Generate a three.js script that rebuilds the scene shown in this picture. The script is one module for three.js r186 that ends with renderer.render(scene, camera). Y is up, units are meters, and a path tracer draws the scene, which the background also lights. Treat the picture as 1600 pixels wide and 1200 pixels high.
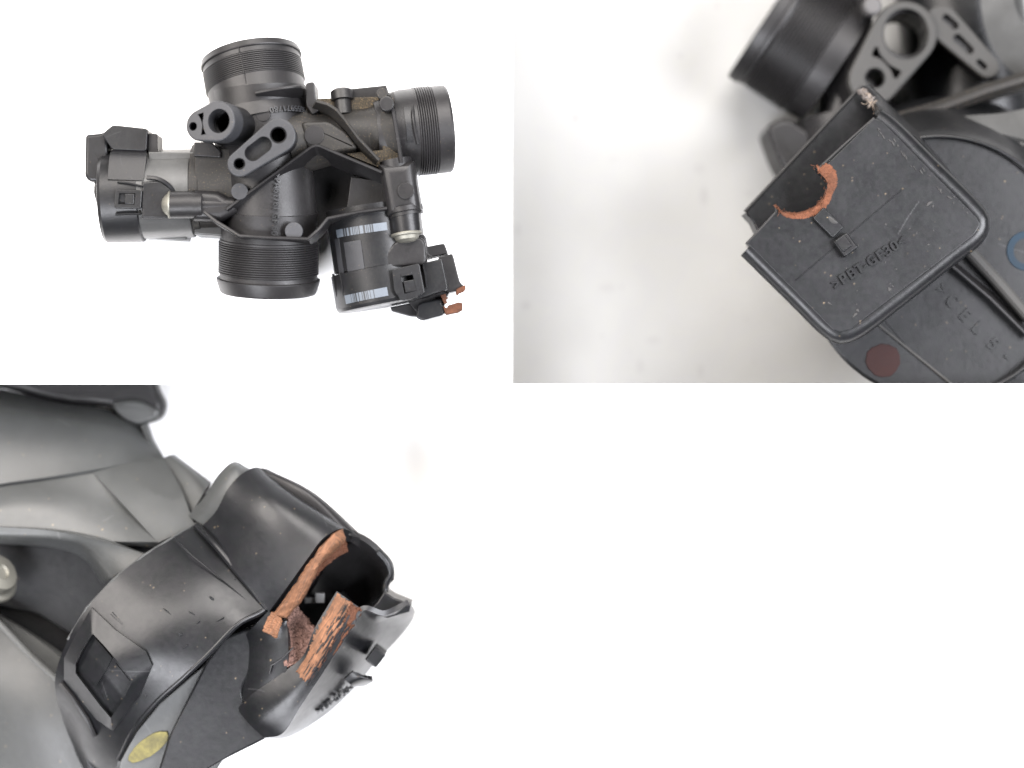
import * as THREE from 'three';
import { RoundedBoxGeometry } from 'three/addons/geometries/RoundedBoxGeometry.js';
import { TextGeometry } from 'three/addons/geometries/TextGeometry.js';
import { FontLoader } from 'three/addons/loaders/FontLoader.js';
import { mergeGeometries } from 'three/addons/utils/BufferGeometryUtils.js';
import { RectAreaLightUniformsLib } from 'three/addons/lights/RectAreaLightUniformsLib.js';

/* ---------- camera, light, exposure ---------- */
const S = 0.0005;                     // one working unit = half a millimetre
const D = 4000;                       // the camera looks straight down from 2 m
const scene = new THREE.Scene();
scene.background = new THREE.Color(0x000000);
const camera = new THREE.PerspectiveCamera(2 * Math.atan(600 / D) * 180 / Math.PI, 4 / 3, 0.05, 20);
camera.position.set(0, D * S, 0);
camera.up.set(0, 0, -1);
camera.lookAt(0, 0, 0);
camera.focus = (D - 120) * S;
camera.userData.fStop = 2.2;
scene.add(camera);

const renderer = new THREE.WebGLRenderer({ antialias: true });
renderer.toneMapping = THREE.LinearToneMapping;
renderer.toneMappingExposure = 1.27;
renderer.shadowMap.enabled = true;
RectAreaLightUniformsLib.init();
function softbox(w, h, x, y, z, tx, ty, tz, intensity, color) {
  const l = new THREE.RectAreaLight(color, intensity, w, h);
  l.position.set(x, y, z); l.lookAt(tx, ty, tz); scene.add(l); return l;
}
softbox(1.6, 1.6, -1.5, 1.75, -1.0, 0, 0, 0, 15, 0xfff8f2);       // large softbox, upper left
softbox(1.6, 1.4, 0.3, 1.8, -1.75, 0.1, 0, 0, 16, 0xfffaf6);      // large softbox at the top
softbox(1.3, 1.6, 1.75, 1.8, -0.1, 0.1, 0, 0, 26, 0xf8f9ff);      // large softbox, right
softbox(1.0, 0.7, -0.75, 1.45, 1.0, -0.3, -0.1, 0.18, 25, 0xf8f9ff);   // smaller softbox in front

/* ---------- helpers ---------- */
let seed = 7;
const rnd = () => { seed = (seed * 1664525 + 1013904223) >>> 0; return seed / 4294967296; };
const rr = (a, b) => a + (b - a) * rnd();
const V = (x, y, z) => new THREE.Vector3(x, y, z);
const kh = (h) => 1 - h / D;
// a point given by where it stands on the sheet of 1600 x 1200 units and by its height
const G = (p) => p.isVector3 ? p.clone() : V((p[0] - 800) * kh(p[2]), p[2], (p[1] - 600) * kh(p[2]));

const used = {};
const numbered = (n) => { const c = used[n] = (used[n] ?? -1) + 1; return c ? `${n}_${String(c).padStart(3, '0')}` : n; };
function thing(name, label, category, base, group) {
  const o = new THREE.Group(); o.name = numbered(name); scene.add(o);
  o.position.copy(G(base).multiplyScalar(S)); o.userData = { label, category };
  if (group) o.userData.group = group;
  return o;
}
function toCreasedNormals(geo, angle) {   // normals weighted by area, split at edges sharper than the angle
  const g = geo.index ? geo.toNonIndexed() : geo, p = g.attributes.position, n = p.count, fn = [], at = new Map(), lim = Math.cos(angle);
  const key = (i) => `${Math.round(p.getX(i) * 500)},${Math.round(p.getY(i) * 500)},${Math.round(p.getZ(i) * 500)}`;
  const a = V(0, 0, 0), b = V(0, 0, 0), c = V(0, 0, 0), keys = [];
  for (let i = 0; i < n; i += 3) {
    a.fromBufferAttribute(p, i); b.fromBufferAttribute(p, i + 1); c.fromBufferAttribute(p, i + 2);
    const x = b.sub(a).cross(c.sub(a)).clone(), len = x.length(); fn.push([x, len > 1e-12 ? x.clone().divideScalar(len) : V(0, 1, 0)]);
    for (let j = 0; j < 3; j++) { const k = key(i + j); keys.push(k); (at.get(k) ?? at.set(k, []).get(k)).push(i / 3); }
  }
  const out = new Float32Array(n * 3), s = V(0, 0, 0);
  for (let i = 0; i < n; i++) {
    const f = fn[Math.floor(i / 3)]; s.set(0, 0, 0);
    for (const q of at.get(keys[i])) if (fn[q][1].dot(f[1]) >= lim) s.add(fn[q][0]);
    if (s.lengthSq() < 1e-20) s.copy(f[1]); s.normalize(); out.set([s.x, s.y, s.z], 3 * i);
  }
  g.setAttribute('normal', new THREE.BufferAttribute(out, 3));
  return g;
}
function finish(g) { const n = g.index ? g.toNonIndexed() : g; for (const k of Object.keys(n.attributes)) if (!['position', 'normal', 'uv'].includes(k)) n.deleteAttribute(k); return n; }
function boxUV(g, size) {             // uv in metres / size, from the side that each triangle faces
  const p = g.attributes.position, n = g.attributes.normal, uv = new Float32Array(p.count * 2);
  for (let i = 0; i < p.count; i += 3) {
    let nx = 0, ny = 0, nz = 0;
    for (let j = 0; j < 3; j++) { nx += Math.abs(n.getX(i + j)); ny += Math.abs(n.getY(i + j)); nz += Math.abs(n.getZ(i + j)); }
    for (let j = 0; j < 3; j++) {
      const x = p.getX(i + j), y = p.getY(i + j), z = p.getZ(i + j);
      const [a, b] = ny >= nx && ny >= nz ? [x, z] : nx >= nz ? [z, y] : [x, y];
      uv[(i + j) * 2] = a / size; uv[(i + j) * 2 + 1] = b / size;
    }
  }
  g.setAttribute('uv', new THREE.BufferAttribute(uv, 2));
}
function add(name, geos, mat, parent, { keepUV = false, label } = {}) {
  const list = (Array.isArray(geos) ? geos : [geos]).map(finish);
  list.forEach((g) => { if (!g.attributes.uv) g.setAttribute('uv', new THREE.BufferAttribute(new Float32Array(g.attributes.position.count * 2), 2)); });
  const g = list.length > 1 ? mergeGeometries(list) : list[0];
  g.scale(S, S, S);
  if (!keepUV) boxUV(g, mat.userData.size ?? 0.12);
  let top = parent; while (top && top.parent && top.parent !== scene) top = top.parent;
  if (top) g.translate(-top.position.x, -top.position.y, -top.position.z);
  const m = new THREE.Mesh(g, mat); m.name = name; m.castShadow = m.receiveShadow = true;
  if (label) m.userData.label = label;
  (parent ?? scene).add(m);
  return m;
}
function roundPoly(pts, r, n = 5, least = 0) {   // round the corners of a closed outline
  if (!r) return pts;
  const out = [];
  pts.forEach((p, i) => {
    const a = pts[(i + pts.length - 1) % pts.length], b = pts[(i + 1) % pts.length];
    const rad = Math.max(p[3] ?? r, least);
    const la = Math.hypot(a[0] - p[0], a[1] - p[1]), lb = Math.hypot(b[0] - p[0], b[1] - p[1]);
    const d = Math.min(rad, la * 0.45, lb * 0.45);
    if (d < 0.3) { out.push([p[0], p[1]]); return; }
    const s = [p[0] + (a[0] - p[0]) * d / la, p[1] + (a[1] - p[1]) * d / la], e = [p[0] + (b[0] - p[0]) * d / lb, p[1] + (b[1] - p[1]) * d / lb];
    for (let k = 0; k <= n; k++) { const t = k / n; out.push([(1 - t) ** 2 * s[0] + 2 * t * (1 - t) * p[0] + t * t * e[0], (1 - t) ** 2 * s[1] + 2 * t * (1 - t) * p[1] + t * t * e[1]]); }
  });
  return out;
}
const circ = (cx, cy, r, n = 28, ry = r, rot = 0) => Array.from({ length: n }, (_, i) => { const a = i / n * Math.PI * 2, x = Math.cos(a) * r, y = Math.sin(a) * ry; return [cx + x * Math.cos(rot) - y * Math.sin(rot), cy + x * Math.sin(rot) + y * Math.cos(rot)]; });
function hull2(x1, y1, r1, x2, y2, r2, n = 16) {   // outline round two circles
  const d = Math.hypot(x2 - x1, y2 - y1), th = Math.atan2(y2 - y1, x2 - x1), a = Math.acos((r1 - r2) / d), out = [];
  for (let i = 0; i <= n; i++) { const t = th + a + (2 * Math.PI - 2 * a) * i / n; out.push([x1 + r1 * Math.cos(t), y1 + r1 * Math.sin(t)]); }
  for (let i = 0; i <= n; i++) { const t = th - a + 2 * a * i / n; out.push([x2 + r2 * Math.cos(t), y2 + r2 * Math.sin(t)]); }
  return out;
}
function extr(outer, holes, thick, bevel, seg = 3) {  // outline in (u, -v); top face at w = 0
  const sh = new THREE.Shape(outer.map(([x, y]) => new THREE.Vector2(x, y)));
  for (const h of holes) sh.holes.push(new THREE.Path(h.map(([x, y]) => new THREE.Vector2(x, y))));
  const b = Math.min(bevel, thick / 2.2);
  const g = new THREE.ExtrudeGeometry(sh, { depth: thick - 2 * b, bevelEnabled: b > 0, bevelSize: b, bevelThickness: b, bevelOffset: -b, bevelSegments: seg, curveSegments: 8 });
  g.translate(0, 0, -thick + b);
  const out = toCreasedNormals(g, 0.7), p = out.attributes.position, nn = out.attributes.normal, lid = out.groups[0];
  for (let i = lid.start; i < lid.start + lid.count; i++) nn.setXYZ(i, 0, 0, p.getZ(i) > -thick / 2 ? 1 : -1);   // the two flat faces stay flat
  out.clearGroups();
  return out;
}
// flat piece lying parallel to the table: outline on the sheet, top height, thickness
function plate(pts, h, thick, { bevel = 2, round = 0, holes = [], tilt } = {}) {
  const k = kh(h), map = (q) => q.map(([x, y]) => [(x - 800) * k, -(y - 600) * k]);
  const g = extr(map(roundPoly(pts, round, 5, 2.6 * bevel)), holes.map(map), thick, bevel);
  g.rotateX(-Math.PI / 2); g.translate(0, h, 0);
  if (tilt) {                          // [x0, y0, slope in x, slope in y]
    const c = G([tilt[0], tilt[1], h]), p = g.attributes.position;
    for (let i = 0; i < p.count; i++) p.setY(i, p.getY(i) + (p.getX(i) - c.x) * tilt[2] + (p.getZ(i) - c.z) * tilt[3]);
    return toCreasedNormals(g, 0.4);
  }
  return g;
}
// flat piece facing any way: outline in its own plane round the point o, n = the way that it faces, u = its own "right"
function oblique(pts, holes, thick, bevel, o, n, u = V(1, 0, 0)) {
  const w = n.clone().normalize(), uu = u.clone().addScaledVector(w, -u.dot(w)).normalize(), vv = w.clone().cross(uu);
  const g = extr(pts.map(([x, y]) => [x, -y]), holes.map((q) => q.map(([x, y]) => [x, -y])), thick, bevel);
  g.applyMatrix4(new THREE.Matrix4().makeBasis(uu, vv, w).setPosition(G(o)));
  return g;
}
// turned piece: axis from a to b, profile of [distance from a, radius]
function axis(a, b) { const A = G(a), B = G(b), d = B.clone().sub(A); const len = d.length(); d.normalize(); const up = V(0, 1, 0).addScaledVector(d, -d.y).normalize(); return { A, B, d, len, up, side: d.clone().cross(up) }; }
function turned(ax, prof, seg = 72, crease = 0.5) {
  const g = new THREE.LatheGeometry(prof.map(([t, r]) => new THREE.Vector2(r, t)), seg);
  g.applyMatrix4(new THREE.Matrix4().makeBasis(ax.side, ax.d, ax.up).setPosition(ax.A));
  return toCreasedNormals(g, crease);
}
// point on the mantle: ang 0 = uppermost, positive to the "side"
const onTube = (ax, t, ang, r) => ax.A.clone().addScaledVector(ax.d, t).addScaledVector(ax.up, Math.cos(ang) * r).addScaledVector(ax.side, Math.sin(ang) * r);
function ribs(t0, t1, n, r, amp = 1.6) { const o = [], p = (t1 - t0) / n; for (let i = 0; i < n; i++) o.push([t0 + i * p, r], [t0 + (i + 0.30) * p, r + amp], [t0 + (i + 0.62) * p, r + amp], [t0 + (i + 0.82) * p, r - 0.4]); o.push([t1, r]); return o; }
// sheet over the mantle of a turned piece, t0..t1, angles a0..a1, standing "proud" of radius r
function mantle(ax, t0, t1, a0, a1, r, proud, holes) {
  const nt = 6, na = 18, pos = [], uv = [], idx = [];
  const grid = (rad, off) => { for (let i = 0; i <= nt; i++) for (let j = 0; j <= na; j++) { const p = onTube(ax, t0 + (t1 - t0) * i / nt, a0 + (a1 - a0) * j / na, rad); pos.push(p.x, p.y, p.z); uv.push(j / na, 1 - i / nt); } };
  grid(r + proud); grid(r - 1);
  const W = na + 1, N = (nt + 1) * W;
  for (let i = 0; i < nt; i++) for (let j = 0; j < na; j++) { const a = i * W + j, b = a + 1, c = a + W, d = c + 1; idx.push(a, b, c, b, d, c, a + N, c + N, b + N, b + N, c + N, d + N); }
  const rim = (a, b) => idx.push(a, a + N, b, b, a + N, b + N);
  for (let j = 0; j < na; j++) { rim(j + 1, j); rim(nt * W + j, nt * W + j + 1); }
  for (let i = 0; i < nt; i++) { rim(i * W, (i + 1) * W); rim((i + 1) * W + na, i * W + na); }
  const g = new THREE.BufferGeometry(); g.setAttribute('position', new THREE.Float32BufferAttribute(pos, 3)); g.setAttribute('uv', new THREE.Float32BufferAttribute(uv, 2)); g.setIndex(idx);
  g.computeVertexNormals();
  return toCreasedNormals(g, 0.7);
}
function curve(pts, n, smooth) {
  const q = pts.map(G);
  if (smooth && q.length > 2) return new THREE.CatmullRomCurve3(q, false, 'centripetal').getSpacedPoints(n);
  const L = [0]; for (let i = 1; i < q.length; i++) L.push(L[i - 1] + q[i].distanceTo(q[i - 1]));
  return Array.from({ length: n + 1 }, (_, i) => { const s = L[L.length - 1] * i / n; let k = 1; while (k < q.length - 1 && L[k] < s) k++; return q[k - 1].clone().lerp(q[k], (s - L[k - 1]) / (L[k] - L[k - 1] || 1)); });
}
// curved shell through a row of curves, closed with a back at the given thickness below it
function shell(rows, thick = 8, { nu = 28, nv = 8, smooth = true, across = true, rough = 0, ragged = 0, linear = false } = {}) {
  const cs = rows.map((r) => curve(r, nu, smooth)), grid = [];
  const m = across && rows.length > 2 ? (rows.length - 1) * nv : (rows.length - 1) * (across ? nv : 1);
  for (let j = 0; j <= nu; j++) {
    const col = cs.map((c) => c[j]);
    if (across && !linear && col.length > 2) { const cv = new THREE.CatmullRomCurve3(col, false, 'centripetal'); grid.push(Array.from({ length: m + 1 }, (_, i) => cv.getPoint(i / m))); }
    else grid.push(Array.from({ length: m + 1 }, (_, i) => { const f = i / m * (col.length - 1), a = Math.min(Math.floor(f), col.length - 2); return col[a].clone().lerp(col[a + 1], f - a); }));
  }
  if (ragged) {                        // torn outline: the edges wander in and out
    const mid = grid[Math.floor(nu / 2)][Math.floor(m / 2)];
    grid.forEach((c, j) => c.forEach((p, i) => { const e = Math.min(i, m - i), f = Math.min(j, nu - j); if (e < 1 || f < 1) { const d = p.clone().sub(mid).setY(0).normalize(); p.addScaledVector(d, rr(-ragged, ragged * 0.6)); } }));
  }
  const pos = [], idx = [], W = m + 1;
  for (const c of grid) for (const p of c) pos.push(p.x + rr(-rough, rough), p.y + rr(-rough, rough), p.z + rr(-rough, rough));
  for (let j = 0; j < nu; j++) for (let i = 0; i < m; i++) { const a = j * W + i; idx.push(a, a + 1, a + W, a + 1, a + W + 1, a + W); }
  let g = new THREE.BufferGeometry(); g.setAttribute('position', new THREE.Float32BufferAttribute(pos, 3)); g.setIndex(idx); g.computeVertexNormals();
  const nn = g.attributes.normal; let sy = 0; for (let i = 0; i < nn.count; i++) sy += nn.getY(i);
  const sg = sy >= 0 ? 1 : -1, N = (nu + 1) * W, back = pos.slice();
  for (let i = 0; i < N; i++) { back[3 * i] -= sg * nn.getX(i) * thick; back[3 * i + 1] -= sg * nn.getY(i) * thick; back[3 * i + 2] -= sg * nn.getZ(i) * thick; }
  const id2 = []; for (let i = 0; i < idx.length; i += 3) { const [a, b, c] = [idx[i], idx[i + 1], idx[i + 2]]; sg > 0 ? id2.push(a, b, c, a + N, c + N, b + N) : id2.push(a, c, b, a + N, b + N, c + N); }
  const rim = (a, b) => sg > 0 ? id2.push(a, a + N, b, b, a + N, b + N) : id2.push(a, b, a + N, b, b + N, a + N);
  for (let i = 0; i < m; i++) { rim(i, i + 1); rim(nu * W + i + 1, nu * W + i); }
  for (let j = 0; j < nu; j++) { rim((j + 1) * W, j * W); rim(j * W + m, (j + 1) * W + m); }
  g = new THREE.BufferGeometry(); g.setAttribute('position', new THREE.Float32BufferAttribute([...pos, ...back], 3)); g.setIndex(id2); g.computeVertexNormals();
  return toCreasedNormals(g, 0.6);
}
// closed frame between an outer and an inner outline (same number of corners), with sides going down
function frame(outer, inner, thick, sub = 6) {
  const loop = (q) => q.flatMap((p, i) => { const a = G(p), b = G(q[(i + 1) % q.length]); return Array.from({ length: sub }, (_, k) => a.clone().lerp(b, k / sub)); });
  const O = loop(outer), I = loop(inner), pos = [], tri = (a, b, c) => pos.push(a.x, a.y, a.z, b.x, b.y, b.z, c.x, c.y, c.z), dn = (p) => p.clone().add(V(0, -thick, 0));
  for (let i = 0; i < O.length; i++) { const j = (i + 1) % O.length; for (const [a, b, c, d] of [[O[i], O[j], I[i], I[j]], [dn(O[i]), dn(O[j]), O[i], O[j]], [I[i], I[j], dn(I[i]), dn(I[j])]]) { tri(a, b, c); tri(b, d, c); } }
  const g = new THREE.BufferGeometry(); g.setAttribute('position', new THREE.Float32BufferAttribute(pos, 3)); return toCreasedNormals(g, 0.6);
}
// height of a finished piece under a place on the sheet, plus a little
const down = new THREE.Raycaster();
function drape(mesh, [x, y, h0 = 40], off = 1) {
  let top = mesh; while (top.parent && top.parent !== scene) top = top.parent; top.updateMatrixWorld(true);
  mesh.material.side = THREE.DoubleSide; let h = h0, hit = false;
  for (let i = 0; i < 4; i++) { const p = G([x, y, h]).multiplyScalar(S); down.set(V(p.x, 1, p.z), V(0, -1, 0)); const q = down.intersectObject(mesh, false)[0]; if (q) { h = q.point.y / S; hit = true; } }
  return [x, y, hit ? h + off : h0];
}
const dense = (row, n, closed) => { const q = closed ? [...row, row[0]] : row; return q.slice(0, -1).flatMap((p, i) => Array.from({ length: n }, (_, k) => p.map((v, j) => v + (q[i + 1][j] - v) * k / n))).concat(closed ? [] : [q[q.length - 1]]); };
const drapeRows = (mesh, rows, off, n = 3) => rows.map((row) => dense(row, n).map((p) => drape(mesh, p, off)));
const blot = (cx, cy, rx, ry, rot, wob, n = 44) => { const ph = [rr(0, 6), rr(0, 6), rr(0, 6)]; return circ(0, 0, 1, n).map(([x, y]) => { const a = Math.atan2(y, x), k = 1 + wob * (0.5 * Math.sin(3 * a + ph[0]) + 0.35 * Math.sin(7 * a + ph[1]) + 0.3 * Math.sin(13 * a + ph[2])); const u = x * rx * k, v = y * ry * k; return [cx + u * Math.cos(rot) - v * Math.sin(rot), cy + u * Math.sin(rot) + v * Math.cos(rot)]; }); };
// upright rib along a path; its top edge follows the path
function rib(path, w, depth, { bevel = 1.2, smooth = 0, lean = [0, 0] } = {}) {
  let q = path.map(G);
  if (smooth) q = new THREE.CatmullRomCurve3(q, false, 'centripetal').getPoints(smooth);
  const sec = (p, n) => { const h = w / 2, b = bevel; return [[-h, -depth], [-h, -b], [-h + b, 0], [h - b, 0], [h, -b], [h, -depth]].map(([s, y]) => p.clone().addScaledVector(n, s).add(y === -depth ? V(lean[0], y, lean[1]) : V(0, y, 0))); };
  const rings = q.map((p, i) => {
    const a = q[Math.max(0, i - 1)], b = q[Math.min(q.length - 1, i + 1)];
    const n1 = V(-(p.z - a.z), 0, p.x - a.x), n2 = V(-(b.z - p.z), 0, b.x - p.x);
    if (n1.lengthSq() < 1e-9) n1.copy(n2); if (n2.lengthSq() < 1e-9) n2.copy(n1);
    n1.normalize(); n2.normalize(); const n = n1.clone().add(n2).normalize();
    return sec(p, n.multiplyScalar(1 / Math.max(0.5, n.dot(n1))));
  });
  const pos = [], tri = (a, b, c) => pos.push(a.x, a.y, a.z, b.x, b.y, b.z, c.x, c.y, c.z);
  for (let i = 0; i + 1 < rings.length; i++) for (let j = 0; j < 6; j++) { const a = rings[i][j], b = rings[i][(j + 1) % 6], c = rings[i + 1][j], d = rings[i + 1][(j + 1) % 6]; tri(a, c, b); tri(b, c, d); }
  for (const [r, f] of [[rings[0], 1], [rings[rings.length - 1], 0]]) for (let j = 1; j < 5; j++) f ? tri(r[0], r[j], r[j + 1]) : tri(r[0], r[j + 1], r[j]);
  const g = new THREE.BufferGeometry(); g.setAttribute('position', new THREE.Float32BufferAttribute(pos, 3)); g.computeVertexNormals();
  return toCreasedNormals(g, 0.6);
}
function hose(pts, r, seg = 24, rs = 10) { return new THREE.TubeGeometry(new THREE.CatmullRomCurve3(pts.map(G), false, 'centripetal'), seg, r, rs, false); }
// box with rounded edges: centre on the sheet, size along (its right, height, its down), turned by deg on the sheet
function block(c, sx, sh, sy, deg = 0, r = 2, tiltX = 0, tiltZ = 0) {
  const g = new RoundedBoxGeometry(sx, sh, sy, 3, Math.min(r, sx / 2.1, sh / 2.1, sy / 2.1));
  g.rotateX(tiltX); g.rotateZ(tiltZ); g.rotateY(-deg * Math.PI / 180); const p = G(c); g.translate(p.x, p.y, p.z); return g;
}
const font = await new FontLoader().loadAsync('fonts/droid/droid_sans_bold.typeface.json');
function letters(str, size, depth) { const g = new TextGeometry(str, { font, size, depth, curveSegments: 3, bevelEnabled: false }); g.computeBoundingBox(); const b = g.boundingBox; g.translate(-(b.min.x + b.max.x) / 2, -(b.min.y + b.max.y) / 2, 0); return g; }
// raised letters on the flat: deg turns them clockwise on the sheet
function textFlat(str, c, size, deg, depth = 1.5, widen = 1) { const g = letters(str, size, depth); g.scale(widen, 1, 1); g.rotateZ(-deg * Math.PI / 180); g.rotateX(-Math.PI / 2); const p = G(c); g.translate(p.x, p.y, p.z); return g; }
// raised letters wrapped on a turned piece
function textOn(str, ax, t0, a0, r, size, deg, depth = 1.2) {
  const g = letters(str, size, depth), p = g.attributes.position, c = Math.cos(-deg * Math.PI / 180), s = Math.sin(-deg * Math.PI / 180);
  const sgn = ax.side.x >= 0 ? 1 : -1;                 // letters read with "right" towards the sheet's right
  const dz = ax.d.z >= 0 ? -1 : 1;
  for (let i = 0; i < p.count; i++) { const x = p.getX(i), y = p.getY(i), u = x * c - y * s, v = x * s + y * c, q = onTube(ax, t0 + dz * v, a0 + sgn * u / r, r + p.getZ(i)); p.setXYZ(i, q.x, q.y, q.z); }
  g.computeVertexNormals(); return g;
}

/* ---------- materials ---------- */
function canvasTex(n, draw, srgb = true) {
  const c = document.createElement('canvas'); c.width = n[0]; c.height = n[1]; draw(c.getContext('2d'), n[0], n[1]);
  const t = new THREE.CanvasTexture(c); t.wrapS = t.wrapT = THREE.RepeatWrapping; if (srgb) t.colorSpace = THREE.SRGBColorSpace; return t;
}
function field(N, octaves) {          // noise that repeats without a seam
  const out = new Float32Array(N * N);
  for (const [cells, amp] of octaves) {
    const v = Array.from({ length: cells * cells }, rnd);
    for (let y = 0; y < N; y++) for (let x = 0; x < N; x++) {
      const fx = x / N * cells, fy = y / N * cells, x0 = Math.floor(fx), y0 = Math.floor(fy), s = (t) => t * t * (3 - 2 * t), u = s(fx - x0), w = s(fy - y0), at = (a, b) => v[(b % cells) * cells + a % cells];
      out[y * N + x] += amp * ((at(x0, y0) * (1 - u) + at(x0 + 1, y0) * u) * (1 - w) + (at(x0, y0 + 1) * (1 - u) + at(x0 + 1, y0 + 1) * u) * w - 0.5);
    }
  }
  return out;
}
function dataTex(N, fn, srgb) {
  const d = new Uint8Array(N * N * 4);
  for (let i = 0; i < N * N; i++) { const c = fn(i); for (let j = 0; j < 3; j++) d[4 * i + j] = Math.max(0, Math.min(255, c[j] * 255)); d[4 * i + 3] = 255; }
  const t = new THREE.DataTexture(d, N, N); t.wrapS = t.wrapT = THREE.RepeatWrapping; t.magFilter = THREE.LinearFilter; t.minFilter = THREE.LinearMipmapLinearFilter; t.generateMipmaps = true; if (srgb) t.colorSpace = THREE.SRGBColorSpace; t.needsUpdate = true; return t;
}
// moulded plastic: base colour (sRGB 0-1), grains of dust, hairline scratches
function plastic({ base, rough = 0.5, dust = 0, dustColor = [0.55, 0.47, 0.36], scratches = 0, patch = 0.05, size = 0.12, relief = 0.00005, clump = 0, streaks = 0, spec = 0.6 }) {
  const N = 512, f = field(N, [[6, 0.5], [13, 0.3], [41, 0.2]]), fine = field(N, [[128, 0.6], [256, 0.4]]), img = new Float32Array(N * N * 3), bump = new Float32Array(N * N);
  for (let i = 0; i < N * N; i++) { for (let j = 0; j < 3; j++) img[3 * i + j] = base[j] + patch * f[i] * base[j] * 3 + 0.05 * base[j] * fine[i]; bump[i] = 0.5 + 0.5 * fine[i]; }
  const put = (x, y, c, a) => { const i = ((y & (N - 1)) * N + (x & (N - 1))); for (let j = 0; j < 3; j++) img[3 * i + j] += (c[j] - img[3 * i + j]) * a; };
  for (let n = 0; n < dust * N * N; n++) {
    const x = Math.floor(rnd() * N), y = Math.floor(rnd() * N); if (clump && f[y * N + x] < clump * (rnd() - 0.6)) continue;
    const b = rr(0.5, 1.15), c = dustColor.map((q) => q * b), a = rr(0.3, 0.9); put(x, y, c, a); if (rnd() < 0.35) { put(x + 1, y, c, a * 0.7); put(x, y + 1, c, a * 0.6); }
    bump[y * N + x] += 0.4;
  }
  for (let n = 0; n < scratches; n++) { let x = rnd() * N, y = rnd() * N; const a = rr(0, 6.28), L = rr(8, 60), al = rr(0.08, 0.3); for (let s = 0; s < L; s++) { x += Math.cos(a + s * 0.004); y += Math.sin(a + s * 0.004); put(Math.floor(x), Math.floor(y), [0.5, 0.5, 0.5], al); } }
  for (let n = 0; n < streaks; n++) { let x = rnd() * N, y = rnd() * N; const a = 2.1 + rr(-0.15, 0.15), L = rr(30, 160), al = rr(0.06, 0.3), c = rnd() < 0.6 ? [0.13, 0.14, 0.15] : [0.62, 0.42, 0.3], w = rr(0, 3); for (let s = 0; s < L; s++) { x += Math.cos(a); y += Math.sin(a); for (let k = 0; k <= w; k++) put(Math.floor(x) + k, Math.floor(y), c, al); } }
  const m = new THREE.MeshPhysicalMaterial({ color: 0xffffff, roughness: 1, metalness: 0, specularIntensity: spec });
  m.map = dataTex(N, (i) => [img[3 * i], img[3 * i + 1], img[3 * i + 2]], true);
  m.roughnessMap = dataTex(N, (i) => { const v = rough + 0.12 * f[i] + 0.08 * fine[i]; return [v, v, v]; });
  m.bumpMap = dataTex(N, (i) => [bump[i], bump[i], bump[i]]); m.bumpScale = relief;
  m.userData.size = size; return m;
}
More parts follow.
